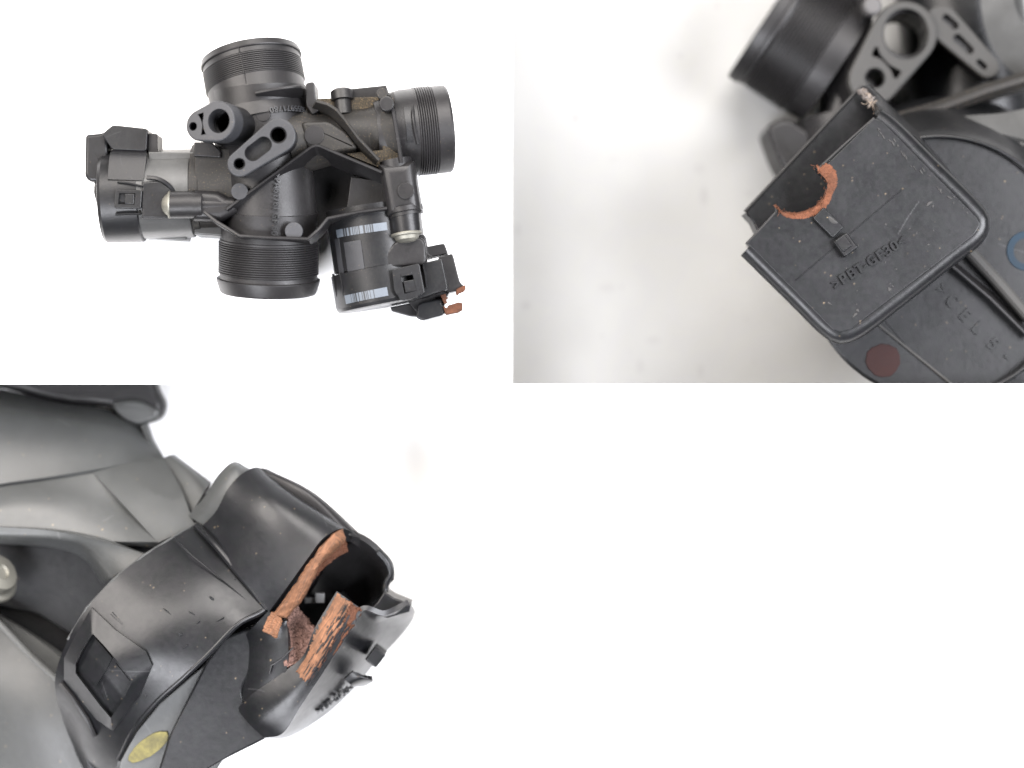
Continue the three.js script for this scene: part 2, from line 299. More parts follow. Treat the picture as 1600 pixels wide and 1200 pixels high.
const M = {
  black: plastic({ base: [0.09, 0.087, 0.09], rough: 0.43, spec: 0.55, dust: 0.0006, scratches: 12 }),
  cap: plastic({ base: [0.076, 0.077, 0.082], rough: 0.36, spec: 0.55, dust: 0.0008, scratches: 22 }),
  port: plastic({ base: [0.155, 0.158, 0.168], rough: 0.52, dust: 0.002, scratches: 14, patch: 0.1 }),
  dusty: plastic({ base: [0.11, 0.105, 0.099], rough: 0.55, spec: 0.5, dust: 0.02, clump: 1.2, scratches: 4 }),
  gritty: plastic({ base: [0.15, 0.135, 0.11], rough: 0.85, dust: 0.3, clump: 0.9, dustColor: [0.5, 0.42, 0.3] }),
  grey: plastic({ base: [0.235, 0.236, 0.234], rough: 0.34, dust: 0.004, dustColor: [0.13, 0.12, 0.1], scratches: 14 }),
  pad: plastic({ base: [0.25, 0.245, 0.245], rough: 0.6, scratches: 10 }),
  wear: plastic({ base: [0.32, 0.3, 0.29], rough: 0.6, dust: 0.03, scratches: 60 }),
  orange: plastic({ base: [0.32, 0.195, 0.135], rough: 0.75, spec: 0.3, dust: 0.05, dustColor: [0.5, 0.33, 0.24], scratches: 120, patch: 0.25, size: 0.05, relief: 0.0004 }),
  brown: plastic({ base: [0.25, 0.155, 0.11], rough: 0.7, spec: 0.25, dust: 0.04, dustColor: [0.7, 0.5, 0.4], scratches: 80, patch: 0.2, size: 0.04, relief: 0.0004 }),
  torn: plastic({ base: [0.34, 0.26, 0.235], rough: 0.9, spec: 0.3, dust: 0.2, dustColor: [0.75, 0.6, 0.55], patch: 0.3, size: 0.06, relief: 0.0012 }),
  capL: plastic({ base: [0.074, 0.076, 0.082], rough: 0.35, spec: 0.52, dust: 0.001, scratches: 16, size: 0.4, patch: 0.14, relief: 0.00008 }),
  greyL: plastic({ base: [0.21, 0.214, 0.212], rough: 0.44, spec: 0.8, dust: 0.0012, scratches: 22, size: 0.4, patch: 0.08, relief: 0.0001 }),
  streak: plastic({ base: [0.35, 0.245, 0.18], rough: 0.7, spec: 0.3, dust: 0.04, dustColor: [0.5, 0.34, 0.26], streaks: 620, patch: 0.25, size: 0.07, relief: 0.0003 }),
  portL: plastic({ base: [0.2, 0.198, 0.194], rough: 0.6, spec: 0.3, scratches: 10, size: 0.4 }),
  scuff: plastic({ base: [0.15, 0.147, 0.145], rough: 0.6, scratches: 30 }),
  hair: plastic({ base: [0.5, 0.45, 0.4], rough: 0.8 }),
  steel: new THREE.MeshPhysicalMaterial({ color: new THREE.Color(0.2, 0.195, 0.17), metalness: 1, roughness: 0.6 }),
  pin: new THREE.MeshPhysicalMaterial({ color: new THREE.Color(0.13, 0.13, 0.13), metalness: 1, roughness: 0.5 }),
  yellow: plastic({ base: [0.3, 0.28, 0.15], rough: 0.6, dust: 0.06, dustColor: [0.25, 0.23, 0.15], patch: 0.3, size: 0.06 }),
  red: plastic({ base: [0.12, 0.055, 0.05], rough: 0.6, spec: 0.3, patch: 0.1 }),
  blue: plastic({ base: [0.05, 0.115, 0.16], rough: 0.6, spec: 0.4, patch: 0.1 }),
};
const whiteM = new THREE.MeshStandardMaterial({ color: new THREE.Color(0.9, 0.9, 0.895), roughness: 0.9 });
const greyTopM = (() => {             // pale worktop with small stains and smudges
  const N = 1024, f = field(N, [[5, 0.35], [12, 0.3], [30, 0.2]]), img = new Float32Array(N * N);
  for (let i = 0; i < N * N; i++) img[i] = 0.6 + 0.05 * f[i];
  for (let n = 0; n < 120; n++) { const cx = rnd() * N, cy = rnd() * N, r = rr(3, 12), a = rr(0.008, 0.045) * (rnd() < 0.08 ? 2 : 1), e = rr(0.6, 1.6); for (let y = -16; y <= 16; y++) for (let x = -16; x <= 16; x++) { const d = Math.hypot(x * e, y / e) / r; if (d < 1) img[((Math.floor(cy) + y) & (N - 1)) * N + ((Math.floor(cx) + x) & (N - 1))] -= a * (1 - d * d); } }
  const m = new THREE.MeshStandardMaterial({ roughness: 0.8 }); m.map = dataTex(N, (i) => [img[i], img[i] * 1.0, img[i] * 0.99], true); m.userData.size = 0.62; return m;
})();

/* ---------- the setting: two raised white boards, a pale worktop and a white floor lower down ---------- */
function slab(name, x0, x1, y0, y1, h, thick, mat) {
  const g = new THREE.BoxGeometry(x1 - x0, thick, y1 - y0); g.translate((x0 + x1) / 2 - 800, h - thick / 2, (y0 + y1) / 2 - 600);
  const m = add(numbered(name), g, mat, null); m.userData.kind = 'structure'; return m;
}
slab('white_board', -1600, 800, -1400, 600, 0, 16, whiteM);
slab('white_board', 800, 3200, 600, 2600, 0, 16, whiteM);
slab('pale_worktop', 786, 3400, -1600, 2600, -560, 30, greyTopM);
slab('white_floor', -2000, 799, -1600, 3000, -330, 30, whiteM);

/* ---------- whole throttle body lying on the white board ---------- */
{
  const u = thing('throttle_body', 'small complete black throttle body with two motors and ribbed pipes on white board', 'throttle body', [430, 300, 0]);
  const K = 0.9775, P = (a) => a.map(([t, r]) => [t * K, r * K]);
  const surf = (ax, r, x, y) => { // height of a turned piece's upper side above a place on the sheet
    let h = ax.A.y; for (let i = 0; i < 4; i++) { const p = G([x, y, h]), t = p.clone().sub(ax.A).setY(0).dot(ax.d) / (1 - ax.d.y * ax.d.y), c = ax.A.clone().addScaledVector(ax.d, t), off = Math.hypot(p.x - c.x, p.z - c.z); h = c.y + Math.sqrt(Math.max(0, r * r - off * off)); } return h; };

  // main barrel
  const trunk = axis([404, 150, 104], [421, 345, 104]);
  add('barrel', turned(trunk, P([[-10, 0], [-10, 74], [trunk.len / K, 74], [trunk.len / K, 0]])), M.black, u);
  // top pipe
  const T = axis([411, 200, 108], [391, 87, 84]), tl = T.len / K;
  const tp = add('pipe', turned(T, P([[0, 60], [0, 75.5], [tl - 54, 75.5], [tl - 53, 76.5], ...ribs(tl - 52, tl - 20, 10, 76.6), [tl - 19, 76], [tl - 12, 76.5], [tl - 11.5, 79], [tl - 10, 79.5], [tl - 1.5, 78], [tl, 76], [tl, 69], [tl - 60, 68], [0, 60]]), 96, 0.35), M.black, u);
  add('seam', rib([onTube(T, (tl - 10) * K, -0.12, 79.2 * K), onTube(T, (tl - 20) * K, -0.12, 78.6 * K), onTube(T, (tl - 52) * K, -0.1, 78.6 * K), onTube(T, (tl - 70) * K, -0.1, 76.3 * K)], 1, 3, { bevel: 0.3 }), M.black, tp);
  // bottom pipe
  const B = axis([421, 330, 106], [419, 457, 84]), bl = B.len / K;
  add('pipe', turned(B, P([[0, 60], [0, 75], [bl - 84, 75], [bl - 83, 76.5], ...ribs(bl - 80, bl - 30, 14, 76.4, 1.7), [bl - 29, 76], [bl - 23, 76.5], [bl - 22, 80.5], [bl - 19, 80.5], [bl - 3, 76], [bl, 74], [bl, 68], [bl - 60, 67], [0, 60]]), 96, 0.35), M.black, u);
  // side pipe
  const R = axis([585, 211, 102], [701, 201, 84]), rl = R.len / K;
  const rp = add('pipe', turned(R, P([[0, 50], [0, 56], [22, 62], [44, 67], [rl - 56, 67.5], ...ribs(rl - 54, rl - 25, 8, 67.6, 1.6), [rl - 24, 68.5], [rl - 4, 68.5], [rl - 1, 67], [rl, 65], [rl, 60], [rl - 50, 59], [0, 50]]), 96, 0.35), M.black, u);
  add('slot_lip', rib([onTube(R, 57 * K, -0.55, 68 * K), onTube(R, 54 * K, -0.2, 71 * K), onTube(R, 55 * K, 0.1, 71 * K), onTube(R, 58 * K, 0.38, 70 * K)], 6, 8, { smooth: 16, bevel: 2 }), M.black, rp);
  add('slot', mantle(R, 41, 50, -0.5, 0.34, 67 * K, 1.0), M.cap, rp);
  // neck between barrel and side pipe
  const N1 = axis([455, 222, 118], [618, 204, 112]);
  add('neck', turned(N1, P([[0, 0], [0, 52], [40, 46], [70, 41], [120, 40], [140, 44], [166, 60], [166, 0]]), 64), M.dusty, u);
  add('web', plate([[480, 155], [612, 150], [632, 258], [600, 276], [500, 238], [470, 210]], 128, 30, { bevel: 2 }), M.gritty, u);
  add('web', plate([[598, 168], [620, 172], [629, 250], [592, 262], [540, 240], [598, 234]], 152, 30, { bevel: 1 }), M.gritty, u);
  // left bore body
  const L = axis([415, 296, 92], [303, 296, 92]);
  add('bore', turned(L, P([[0, 0], [0, 66], [L.len / K - 14, 68], [L.len / K - 13, 70], [L.len / K, 70], [L.len / K, 0]])), M.dusty, u);
  add('bore_shelf', plate([[304, 232], [372, 232], [372, 312], [304, 312]], 159, 40, { bevel: 2 }), M.dusty, u);
  add('bore_wall', plate([[303, 222], [330, 222], [345, 236], [345, 246], [303, 244]], 165, 90, { bevel: 2 }), M.black, u);
  add('lower_block', plate([[303, 338], [340, 338], [347, 352], [347, 369], [303, 366]], 120, 90, { bevel: 3 }), M.grey, u);

  // ribs
  add('rib', rib([[354, 327, 176], [386, 303, 184], [486, 230, 186], [492, 227.5, 186], [499, 228, 186], [596, 269, 178]], 5, 66, { lean: [3, 17] }), M.black, u);
  add('rib', rib([[301, 305, 165], [318, 330, 172], [338, 346, 176], [374, 368, 186], [420, 371, 188], [481, 373, 186], [498, 358, 180], [512, 341, 174], [560, 331, 174], [605, 325, 170]], 5, 62, { lean: [0, 4] }), M.black, u);
  add('rib', rib([[494, 158, 178], [512, 163, 180], [525, 171, 182], [538, 186, 182], [560, 216, 180], [592, 250, 172]], 5, 44, { lean: [-12, 8] }), M.dusty, u);
  add('rib', rib([[607, 158, 176], [614, 172, 178], [621, 215, 178], [627, 254, 176]], 6, 44), M.black, u);
  add('post', plate(circ(604, 162, 11.5), 186, 50, { bevel: 1.5 }), M.black, u);
  add('post', plate(circ(597, 146, 9), 160, 60, { bevel: 1.5 }), M.dusty, u);
  add('ridge', rib([[399, 145, 184], [415, 142, 189], [440, 138, 189], [458, 136, 182], [471, 135, 170]], 5, 34, { smooth: 20, bevel: 1.5, lean: [0, 10] }), M.black, u);
  add('bracket', plate([[477, 130], [491, 127], [493, 154], [500, 172], [488, 180], [478, 165]], 150, 70, { bevel: 2, round: 3 }), M.black, u);
  add('rear_plate', plate([[545, 139], [603, 133], [606, 140], [604, 170], [545, 172]], 120, 60, { bevel: 2 }), M.black, u);
  const C1 = axis([537, 176, 130], [534, 140, 122]);
  add('boss', turned(C1, [[-4, 0], [-4, 13], [18, 13], [19, 17.5], [33, 17.5], [36, 14], [36, 0]], 40), M.black, u);
  // dark web below the long rib
  add('web', plate([[470, 262], [492, 244], [600, 280], [612, 330], [512, 348], [484, 376], [455, 376]], 62, 30, { bevel: 2 }), M.black, u);
  add('web', plate([[548, 276], [604, 284], [612, 330], [540, 338]], 128, 20, { bevel: 2 }), M.black, u);
  // round pads left by the mould pins
  for (const [x, y, r, h, m] of [[411, 178, 12, surf(trunk, 74 * K, 411, 178) + 1.2, M.black], [491, 211, 15.5, 168, M.black], [374, 299, 13, 184, M.port], [459, 361, 14, 182, M.port]])
    add('moulding_pad', plate(circ(x, y, r), h, 12, { bevel: 0.8 }), m, u);
  add('pad_boss', plate(roundPoly([[470, 190], [512, 188], [540, 205], [560, 232], [520, 240], [480, 232]], 8), 166.5, 20, { bevel: 5 }), M.dusty, u);

  // raised numbers
  add('raised_number', textOn('9655971780', T, 3, 0.72, 77 * K, 9, 176, 1.4), M.port, u);
  add('raised_code', textOn('>PA6T/6I GF 60<', trunk, 176, -0.24, 78.5 * K, 9.5, 98, 2.4), M.cap, u);

  // inclined oval port
  const n1 = V(-0.36, 0.9, -0.02), o1 = [324, 192, 224];
  const op = add('oval_port', oblique(hull2(15, -2, 30, -13, 3, 23), [circ(19, -2, 20.5), circ(-24, 4, 9), roundPoly([[-20, -15], [-4, -19], [-4, -9], [-5.5, -2], [-4, 7], [1, 19], [-14, 20], [-11.5, 10], [-11, 2], [-14, -6]], 1.5)], 30, 2.4, o1, n1), M.port, u);
  add('port_body', oblique(hull2(15, -2, 28.5, -13, 3, 21.5), [circ(18, -2, 18)], 62, 2, G(o1).addScaledVector(n1, -24), n1), M.cap, op);
  add('port_floor', oblique(hull2(15, -2, 27, -13, 3, 20), [], 10, 1, G(o1).addScaledVector(n1, -75), n1), M.cap, op);
  // oval plate with three openings
  const h2 = 222;
  const pl = add('oval_plate', plate(hull2(435, 212, 27, 375, 256, 20), h2, 14, { bevel: 2, holes: [circ(435, 211, 15.5), circ(374, 256, 11.5), hull2(412, 226, 15, 395, 239, 15)] }), M.port, u);
  add('plate_body', plate(hull2(435.5, 212, 26, 375, 257, 17), h2 - 13, 70, { bevel: 1.5, holes: [circ(435, 211, 12.5), circ(374, 256, 8.5)] }), M.cap, pl);
  add('hole_floor', plate(hull2(435.5, 212, 20, 375, 257, 12), h2 - 60, 10, {}), M.cap, pl);

  // left motor with its cap
  const Lm = axis([303, 302, 92], [222, 304, 92]);
  const lmo = add('motor', turned(Lm, P([[0, 0], [0, 68], [1, 69], [82, 69], [82, 0]])), M.grey, u);
  add('flat', plate([[232, 237], [302, 238], [302, 262], [232, 258]], 138, 20, { bevel: 2 }), M.grey, lmo);
  add('arm', rib([[229, 277, 160], [246, 279, 164], [262, 288, 164], [272, 300, 160]], 6, 14, { smooth: 12 }), M.cap, lmo);
  add('bed', plate([[221, 284], [250, 282], [270, 297], [271, 341], [221, 341]], 161, 30, { bevel: 3 }), M.cap, lmo);
  add('skirt', plate([[226, 352], [296, 358], [291, 375], [226, 372]], 96, 50, { bevel: 3 }), M.grey, lmo);
  const bo = axis([303, 320, 160], [268, 320, 160]);
  add('bolt_boss', turned(bo, [[-62, 0], [-62, 12], [-14, 13], [-13, 20], [0, 20], [1, 20.5], [34, 20.5], [36, 19], [36, 0]], 40), M.black, lmo);
  add('bolt_arm', plate([[301, 296], [340, 298], [366, 312], [372, 330], [346, 344], [301, 344]], 172, 60, { bevel: 12 }), M.black, lmo);
  add('bolt', turned(axis([267, 320, 160], [254, 320, 160]), [[0, 0], [0, 20], [2, 21], [3.5, 20], [4, 17], [8, 14.5], [12, 10], [13.5, 5], [13.5, 0]], 40, 0.4), M.steel, u);
  const Lc = axis([222, 306, 90], [161, 308, 90]), cl = Lc.len / K;
  const lc = add('motor_cap', turned(Lc, P([[-2, 0], [-2, 70], [0, 72], [cl - 6, 72], [cl - 1, 69], [cl, 65], [cl, 0]]), 96), M.cap, u);
  const hf = 165;
  add('latch_frame', plate([[180, 296], [222, 297], [220, 326], [178, 325]], hf, 20, { bevel: 1.2, round: 2, holes: [[[185, 300], [213, 301], [211, 321], [183, 320]]] }), M.cap, lc);
  add('latch', block([203, 311, hf - 4], 14, 8, 16, 2, 1.5), M.cap, lc);
  add('rib', rib([[183, 284, 163], [200, 286, 165], [222, 291, 164]], 3, 10), M.cap, lc);
  add('rib', rib([[180, 335, 160], [198, 334, 161], [219, 334, 161]], 3, 10), M.cap, lc);
  add('cap_front', plate([[147, 284], [164, 284], [164, 352], [158, 351], [146, 300]], 120, 70, { bevel: 3 }), M.cap, lc);
  const lcon = add('connector', plate([[133, 210, 0, 6], [145, 209], [158, 208], [168, 203], [170, 284], [140, 284, 0, 7], [132, 276, 0, 7]], 128, 90, { bevel: 5, round: 2 }), M.cap, u);
  add('connector_roof', plate([[158, 210], [176, 195, 0, 2], [231, 201, 0, 3], [229, 236], [176, 234]], 138, 80, { bevel: 1.8, round: 2 }), M.cap, lcon);
  add('connector_side', shell([[[176, 234, 136], [229, 236, 136]], [[172, 240, 146], [229, 242, 146]], [[168, 280, 160], [224, 282, 160]]], 10), M.cap, lcon);
  add('grip', plate([[232, 208], [246, 209, 0, 3], [246, 232], [250, 243], [244, 246], [231, 243]], 128, 60, { bevel: 1.2, round: 2 }), M.black, lcon);

  // lower right motor
  const Rm = axis([582, 322, 90], [603, 474, 88]), rm = Rm.len / K;
  const rmo = add('motor', turned(Rm, P([[0, 0], [0, 73.5], [rm - 56, 73.5], [rm - 56, 0]]), 96), M.cap, u);
  add('facet', mantle(Rm, 52, 100, 0.3, 0.72, 73.5 * K, 1.2), M.port, rmo, { label: 'smooth blue grey facet of the motor housing' });
  add('facet', mantle(Rm, 44, 98, 0.86, 1.02, 73.5 * K, 1.2), M.port, rmo);
  const bars = (n) => canvasTex([512, 64], (c, w, h) => {
    c.fillStyle = '#474d54'; c.fillRect(0, 0, w, h); c.fillStyle = '#15171a';
    let x = w * 0.18; while (x < w * 0.76) { const b = [6, 8, 11, 18][Math.floor(rnd() * 4)]; c.fillRect(x, 0, b, h); x += b + [8, 11, 20, 32][Math.floor(rnd() * 4)]; }
    c.fillStyle = 'rgba(20,22,25,0.5)'; for (let i = 0; i < 260; i++) c.fillRect(rnd() * w, rnd() * h, 2, 1 + rnd() * 3);
  });
  const barM = () => new THREE.MeshPhysicalMaterial({ map: bars(), roughness: 0.5 });
  add('barcode', mantle(Rm, 31, 43, 0.92, -0.29, 73.5 * K, 0.7), barM(), rmo, { keepUV: true });
  add('bed', plate([[596, 420], [602, 395], [618, 376], [640, 368], [664, 372], [668, 412]], 158, 30, { bevel: 4, round: 6, tilt: [625, 400, -0.06, 0] }), M.black, rmo);
  const rod = axis([620, 262, 150], [634, 338, 152]);
  const rd = add('bolt_sleeve', turned(rod, [[-12, 0], [-12, 24], [60, 24], [61, 28], [68, 28], [69, 25], [74, 25], [74, 0]], 48), M.black, u);
  add('bolt_sleeve', turned(axis([632, 330, 152], [636, 366, 154]), [[0, 0], [0, 23], [34, 22], [36, 21], [36, 0]], 48), M.cap, u);
  add('moulding_pad', plate(circ(634, 298, 13), 180, 10, { bevel: 0.8 }), M.black, u);
  add('sleeve_web', plate([[590, 256], [646, 250], [659, 328], [606, 338]], 177, 90, { bevel: 16 }), M.black, u);
  add('bolt', turned(axis([635, 364, 156], [637, 379, 157]), [[0, 0], [0, 22.5], [2, 23.5], [4, 22.5], [5, 19], [10, 17], [14, 11], [15, 0]], 40, 0.4), M.steel, u);
  const Rc = axis([592, 419, 88], [603, 478, 88]), rc = Rc.len / K;
  const cap = add('motor_cap', turned(Rc, P([[0, 0], [0, 74], [1, 76], [rc - 7, 77], [rc - 2, 74], [rc, 68], [rc, 0]]), 96), M.cap, u);
  add('barcode', mantle(Rc, 34, 47, 0.84, -0.13, 77 * K, 0.7), barM(), cap, { keepUV: true });
  const f2 = 168;
  add('latch_frame', plate([[612, 421], [655, 411], [664, 457], [640, 468], [627, 470], [616, 455]], f2, 16, { bevel: 1.4, round: 2, tilt: [640, 440, -0.08, 0], holes: [[[624, 428], [645, 423], [653, 455], [631, 461]]] }), M.cap, cap);
  add('latch', block([635, 427, f2 - 3], 18, 6, 8, -10, 1.5, 0, -0.08), M.cap, cap);
  add('latch', block([642, 447, f2 - 5], 20, 8, 18, -10, 1.5, 0, -0.08), M.cap, cap);
  add('slit_edge', rib([[660, 410, 148], [664, 430, 148], [666, 449, 148]], 3, 12), M.cap, cap);
  add('rib', rib([[520, 428, 120], [526, 460, 118], [530, 474, 110]], 3, 14), M.cap, cap);
  add('rib', rib([[531, 428, 136], [535, 450, 138], [538, 468, 134]], 3, 14), M.cap, cap);
  // broken connector on that cap
  const con = add('connector', plate([[660, 411], [690, 404], [700, 452], [640, 471]], 138, 90, { bevel: 1.6, round: 4 }), M.cap, u);
  add('connector_roof', plate([[684, 402], [707, 396, 0, 2], [718, 440], [724, 446], [727, 446], [727, 452], [698, 458], [692, 440]], 104, 60, { bevel: 1.4, round: 1 }), M.black, con);
  add('connector_roof', plate([[664, 386], [694, 380, 0, 3], [700, 396], [664, 404]], 92, 60, { bevel: 1.4, round: 2 }), M.black, con);
  add('strut', plate([[652, 368], [664, 366], [669, 396], [676, 400], [660, 402]], 130, 60, { bevel: 2, round: 3 }), M.black, con);
  add('connector_base', plate([[610, 480], [640, 474], [664, 470], [664, 496], [640, 494], [612, 486]], 96, 60, { bevel: 2 }), M.black, con);
  add('connector_wall', plate([[652, 474], [690, 466], [694, 470], [690, 474], [696, 480], [694, 492], [660, 501, 0, 8], [650, 497, 0, 6]], 112, 70, { bevel: 3, round: 1 }), M.cap, con);
  add('connector_floor', plate([[636, 470], [690, 452], [703, 456], [697, 466], [692, 484], [655, 492]], 100, 60, { bevel: 1.2 }), M.black, con);
  add('broken_edge', plate([[688, 461], [696, 459], [697, 464], [701, 465], [697, 468], [699, 473], [694, 475], [691, 468]], 118, 16, { bevel: 1 }), M.brown, con);
  add('broken_edge', plate([[692, 478], [698, 481], [700, 477], [716, 472], [722, 473], [722, 484], [716, 488], [696, 492]], 116, 40, { bevel: 1.5 }), M.brown, con, { label: 'torn orange brown wall of the connector' });
  add('broken_edge', plate([[713, 452], [716, 450], [727, 445], [727.5, 451], [724, 456], [718, 458], [713, 462], [712, 458]], 108, 20, { bevel: 1 }), M.brown, con);
}
/* ---------- enlarged throttle body with the notched connector, on the pale worktop ---------- */
{
  const u = thing('throttle_body', 'large black throttle body on pale grey worktop, orange notch bitten out of its connector wall', 'throttle body', [1430, 300, -560]);
  // drum of the motor, facing up
  const ringAt = (x, y, rad, h) => { const c = circ(x, y, rad, 48).map(([a, b]) => [a, b, h]); return [...c, c[0]]; };
  const drum = add('motor_drum', shell([ringAt(1484, 362, 212, -330), ringAt(1476, 390, 212, -200), ringAt(1470, 412, 210, -90), ringAt(1468, 418, 206, -62)], 5, { nu: 120, nv: 6 }), M.capL, u);
  add('drum_rim', new THREE.TubeGeometry(new THREE.CatmullRomCurve3(circ(1468, 418, 205, 48).map(([a, b]) => G([a, b, -64])), true), 160, 3.4, 10, true), M.capL, drum);
  add('drum_face', plate(circ(1468, 418, 203, 80), -80, 8, { bevel: 1 }), M.capL, drum);
  const arc = (a0, a1, r, n = 20) => Array.from({ length: n + 1 }, (_, i) => { const a = (a0 + (a1 - a0) * i / n) * Math.PI / 180; return [1468 + Math.cos(a) * r, 418 + Math.sin(a) * r]; });
  add('drum_step', plate([[1330, 474], [1489, 602], ...arc(84, 168, 205)], -58, 30, { bevel: 2.5 }), M.capL, drum);
  add('drum_step', plate([[1512, 388], [1622, 512], ...arc(30, -110, 204), [1440, 250]], -72, 24, { bevel: 2.5 }), M.capL, drum);
  add('channel_floor', plate([[1330, 440], [1520, 380], [1640, 520], [1640, 640], [1500, 640]], -79, 8, { bevel: 1 }), M.capL, drum);
  add('rib', rib([[1330, 474, -54], [1362, 498, -54], [1489, 602, -54], [1520, 628, -54]], 4, 30), M.portL, drum);
  add('rib', rib([[1440, 372, -56], [1483, 411, -56], [1548, 466, -56], [1610, 528, -56]], 5, 30, { lean: [10, -8] }), M.black, drum);
  add('rib', rib([[1486, 360, -50], [1518, 392, -50], [1560, 438, -50], [1612, 498, -50]], 16, 26, { bevel: 4 }), M.portL, drum);
  add('raised_letters', [['>', 1472, 452], ['C', 1488, 470], ['E', 1508, 492], ['L', 1528, 512], ['5', 1552, 537], ['-', 1572, 558], ['H', 1590, 580]].map(([c, x, y]) => textFlat(c, [x, y, -79.5], 21, 45, 3)), M.capL, drum);
  add('paint_dot', plate(blot(1380, 563, 27, 26, 0, 0.05), -56.5, 3, { bevel: 0.8 }), M.red, drum, { label: 'faded dark red paint dot' });
  add('paint_ring', plate(circ(1604, 392, 31), -70, 3, { bevel: 0.8, holes: [circ(1604, 392, 21)] }), M.blue, drum, { label: 'blue paint ring' });

  // connector box with the bite out of its front wall
  const bite = [[1166, 379], [1212, 331], [1213, 322], [1218, 326], [1222, 334], [1236, 336], [1252, 335], [1266, 331], [1277, 324], [1286, 313], [1291, 301], [1293, 289], [1291, 281], [1284, 274], [1277, 267], [1275, 263], [1290, 258]];
  const con = add('connector', plate([...bite, [1366, 184], [1380, 190], [1528, 340], [1532, 352], [1522, 368], [1330, 515], [1312, 520], [1300, 514]], 40, 26, { bevel: 2 }), M.capL, u);
  add('rounded_edge', [hose([[1368, 186, 26], [1385, 198, 26], [1450, 262, 26], [1518, 330, 26], [1529, 346, 26], [1524, 364, 26], [1480, 400, 26], [1400, 464, 26], [1332, 514, 26], [1314, 519, 26], [1298, 510, 26], [1250, 463, 26], [1172, 386, 26]].map(([x, y]) => [x - 1, y, 20]), 19, 90, 18)], M.capL, con);
  add('connector_core', plate([[1282, 360], [1330, 250], [1378, 200], [1520, 345], [1516, 362], [1318, 510], [1260, 460], [1225, 425]], 20, 130, { bevel: 3, round: 6 }), M.capL, con);
  add('inner_wall', plate([[1164, 331, 0, 8], [1347, 134, 0, 4], [1376, 168], [1400, 260], [1290, 380], [1225, 425], [1190, 370]], -70, 24, { bevel: 3, round: 2 }), M.capL, con);
  add('end_wall', shell([[[1347, 134, -68], [1362, 152, -40], [1374, 172, 20]], [[1358, 134, -68], [1372, 148, -40], [1392, 186, 24]], [[1378, 152, -90], [1404, 178, -60], [1430, 214, 0]], [[1420, 196, -110], [1450, 222, -100], [1500, 290, -40]]], 10), M.capL, con);
  add('end_wall', plate([[1164, 333], [1176, 346], [1184, 362], [1172, 380], [1190, 400], [1226, 424], [1226, 380]], -20, 70, { bevel: 3 }), M.capL, con);
  add('torn_end', shell([[[1341, 143, -50], [1352, 152, -40], [1364, 168, -30], [1372, 176, -20]], [[1349, 137, -50], [1362, 150, -36], [1370, 164, -26], [1376, 176, -14]]], 6, { rough: 1.6, nv: 6 }), M.wear, con);
  add('mouth_edge', rib([[1164, 330, -66], [1255, 232, -66], [1347, 133, -66]], 4, 12), M.scuff, con);
  add('mouth_edge', rib([[1280, 262, 41], [1320, 225, 41], [1366, 184, 41]], 3, 10), M.scuff, con);
  add('mouth_edge', rib([[1168, 379, 41], [1190, 356, 41], [1212, 332, 41]], 3, 10), M.scuff, con);
  // bare orange plastic round the bite
  const lip = [[1213, 321, 40.9], [1221, 331, 40.9], [1238, 334, 40.9], [1254, 333, 40.9], [1268, 328, 40.9], [1279, 320, 40.9], [1288, 309, 40.9], [1292, 297, 40.9], [1293, 287, 40.9], [1288, 277, 40.9], [1278, 267, 40.9], [1277, 261, 40.9]];
  const out = [[1216, 328, 40.4], [1222, 336, 40.4], [1238, 342, 40.4], [1256, 342, 40.4], [1273, 337, 40.4], [1288, 327, 40.4], [1297, 314, 40.4], [1303, 299, 40.4], [1309, 285, 40.4], [1306, 268, 40.4], [1298, 258, 40.4], [1290, 255, 40.4]];
  const low = lip.map(([x, y]) => [x - 2, y - 2, 18]);
  add('broken_edge', shell([low, lip, out], 3, { nu: 80, nv: 5, rough: 0.6, ragged: 1.5, linear: true }), M.orange, con, { label: 'rough orange bare plastic round the notch' });
  const hairs = [];
  for (let i = 0; i < 46; i++) { const p = lip[Math.floor(rnd() * lip.length)], a = rr(0, 6.28), L = rr(2, 7), x = p[0] + rr(-6, 6), y = p[1] + rr(-3, 3); hairs.push(hose([[x, y, 41], [x + Math.cos(a) * L * 0.5, y + Math.sin(a) * L * 0.5 - 1, 45], [x + Math.cos(a + 0.5) * L, y + Math.sin(a + 0.5) * L, 46]], 0.4, 4, 4)); }
  add('frayed_fibres', hairs, M.orange, con).userData.kind = 'stuff';
  const fuzz = [];
  for (let i = 0; i < 26; i++) { const t = rnd(), x = 1346 + 28 * t + rr(-4, 4), y = 140 + 34 * t + rr(-3, 5), a = rr(0, 6.28), L = rr(3, 11); fuzz.push(hose([[x, y, -20], [x + Math.cos(a) * L * 0.5, y + Math.sin(a) * L * 0.5, -14], [x + Math.cos(a + 0.7) * L, y + Math.sin(a + 0.7) * L, -12]], 0.35, 4, 4)); }
  add('fluff', fuzz, M.hair, con).userData.kind = 'stuff';
  add('scored_line', rib([[1243, 438, 41], [1320, 372, 41], [1412, 294, 41]], 1.6, 3, { bevel: 0.4 }), M.capL, con);
  add('tab', block([1294, 348, 44], 44, 10, 24, 45, 2), M.capL, con);
  add('tab_shoulder', shell([[[1272, 340, 42], [1286, 330, 46], [1294, 330, 46]], [[1280, 350, 42], [1300, 344, 50], [1313, 352, 48]], [[1294, 364, 42], [1304, 360, 46], [1314, 356, 42]]], 4), M.scuff, con);
  add('tab', block([1321, 383, 46], 30, 16, 26, 54, 3, 0, 0.1), M.capL, con);
  add('tab_shoulder', block([1318, 380, 53], 22, 6, 18, 54, 2, 0, 0.1), M.capL, con);
  add('raised_code', textFlat('>PBT-GF30<', [1357, 410, 39.6], 16, -33, 4.2, 1.08), M.capL, con);
  const chips = [];
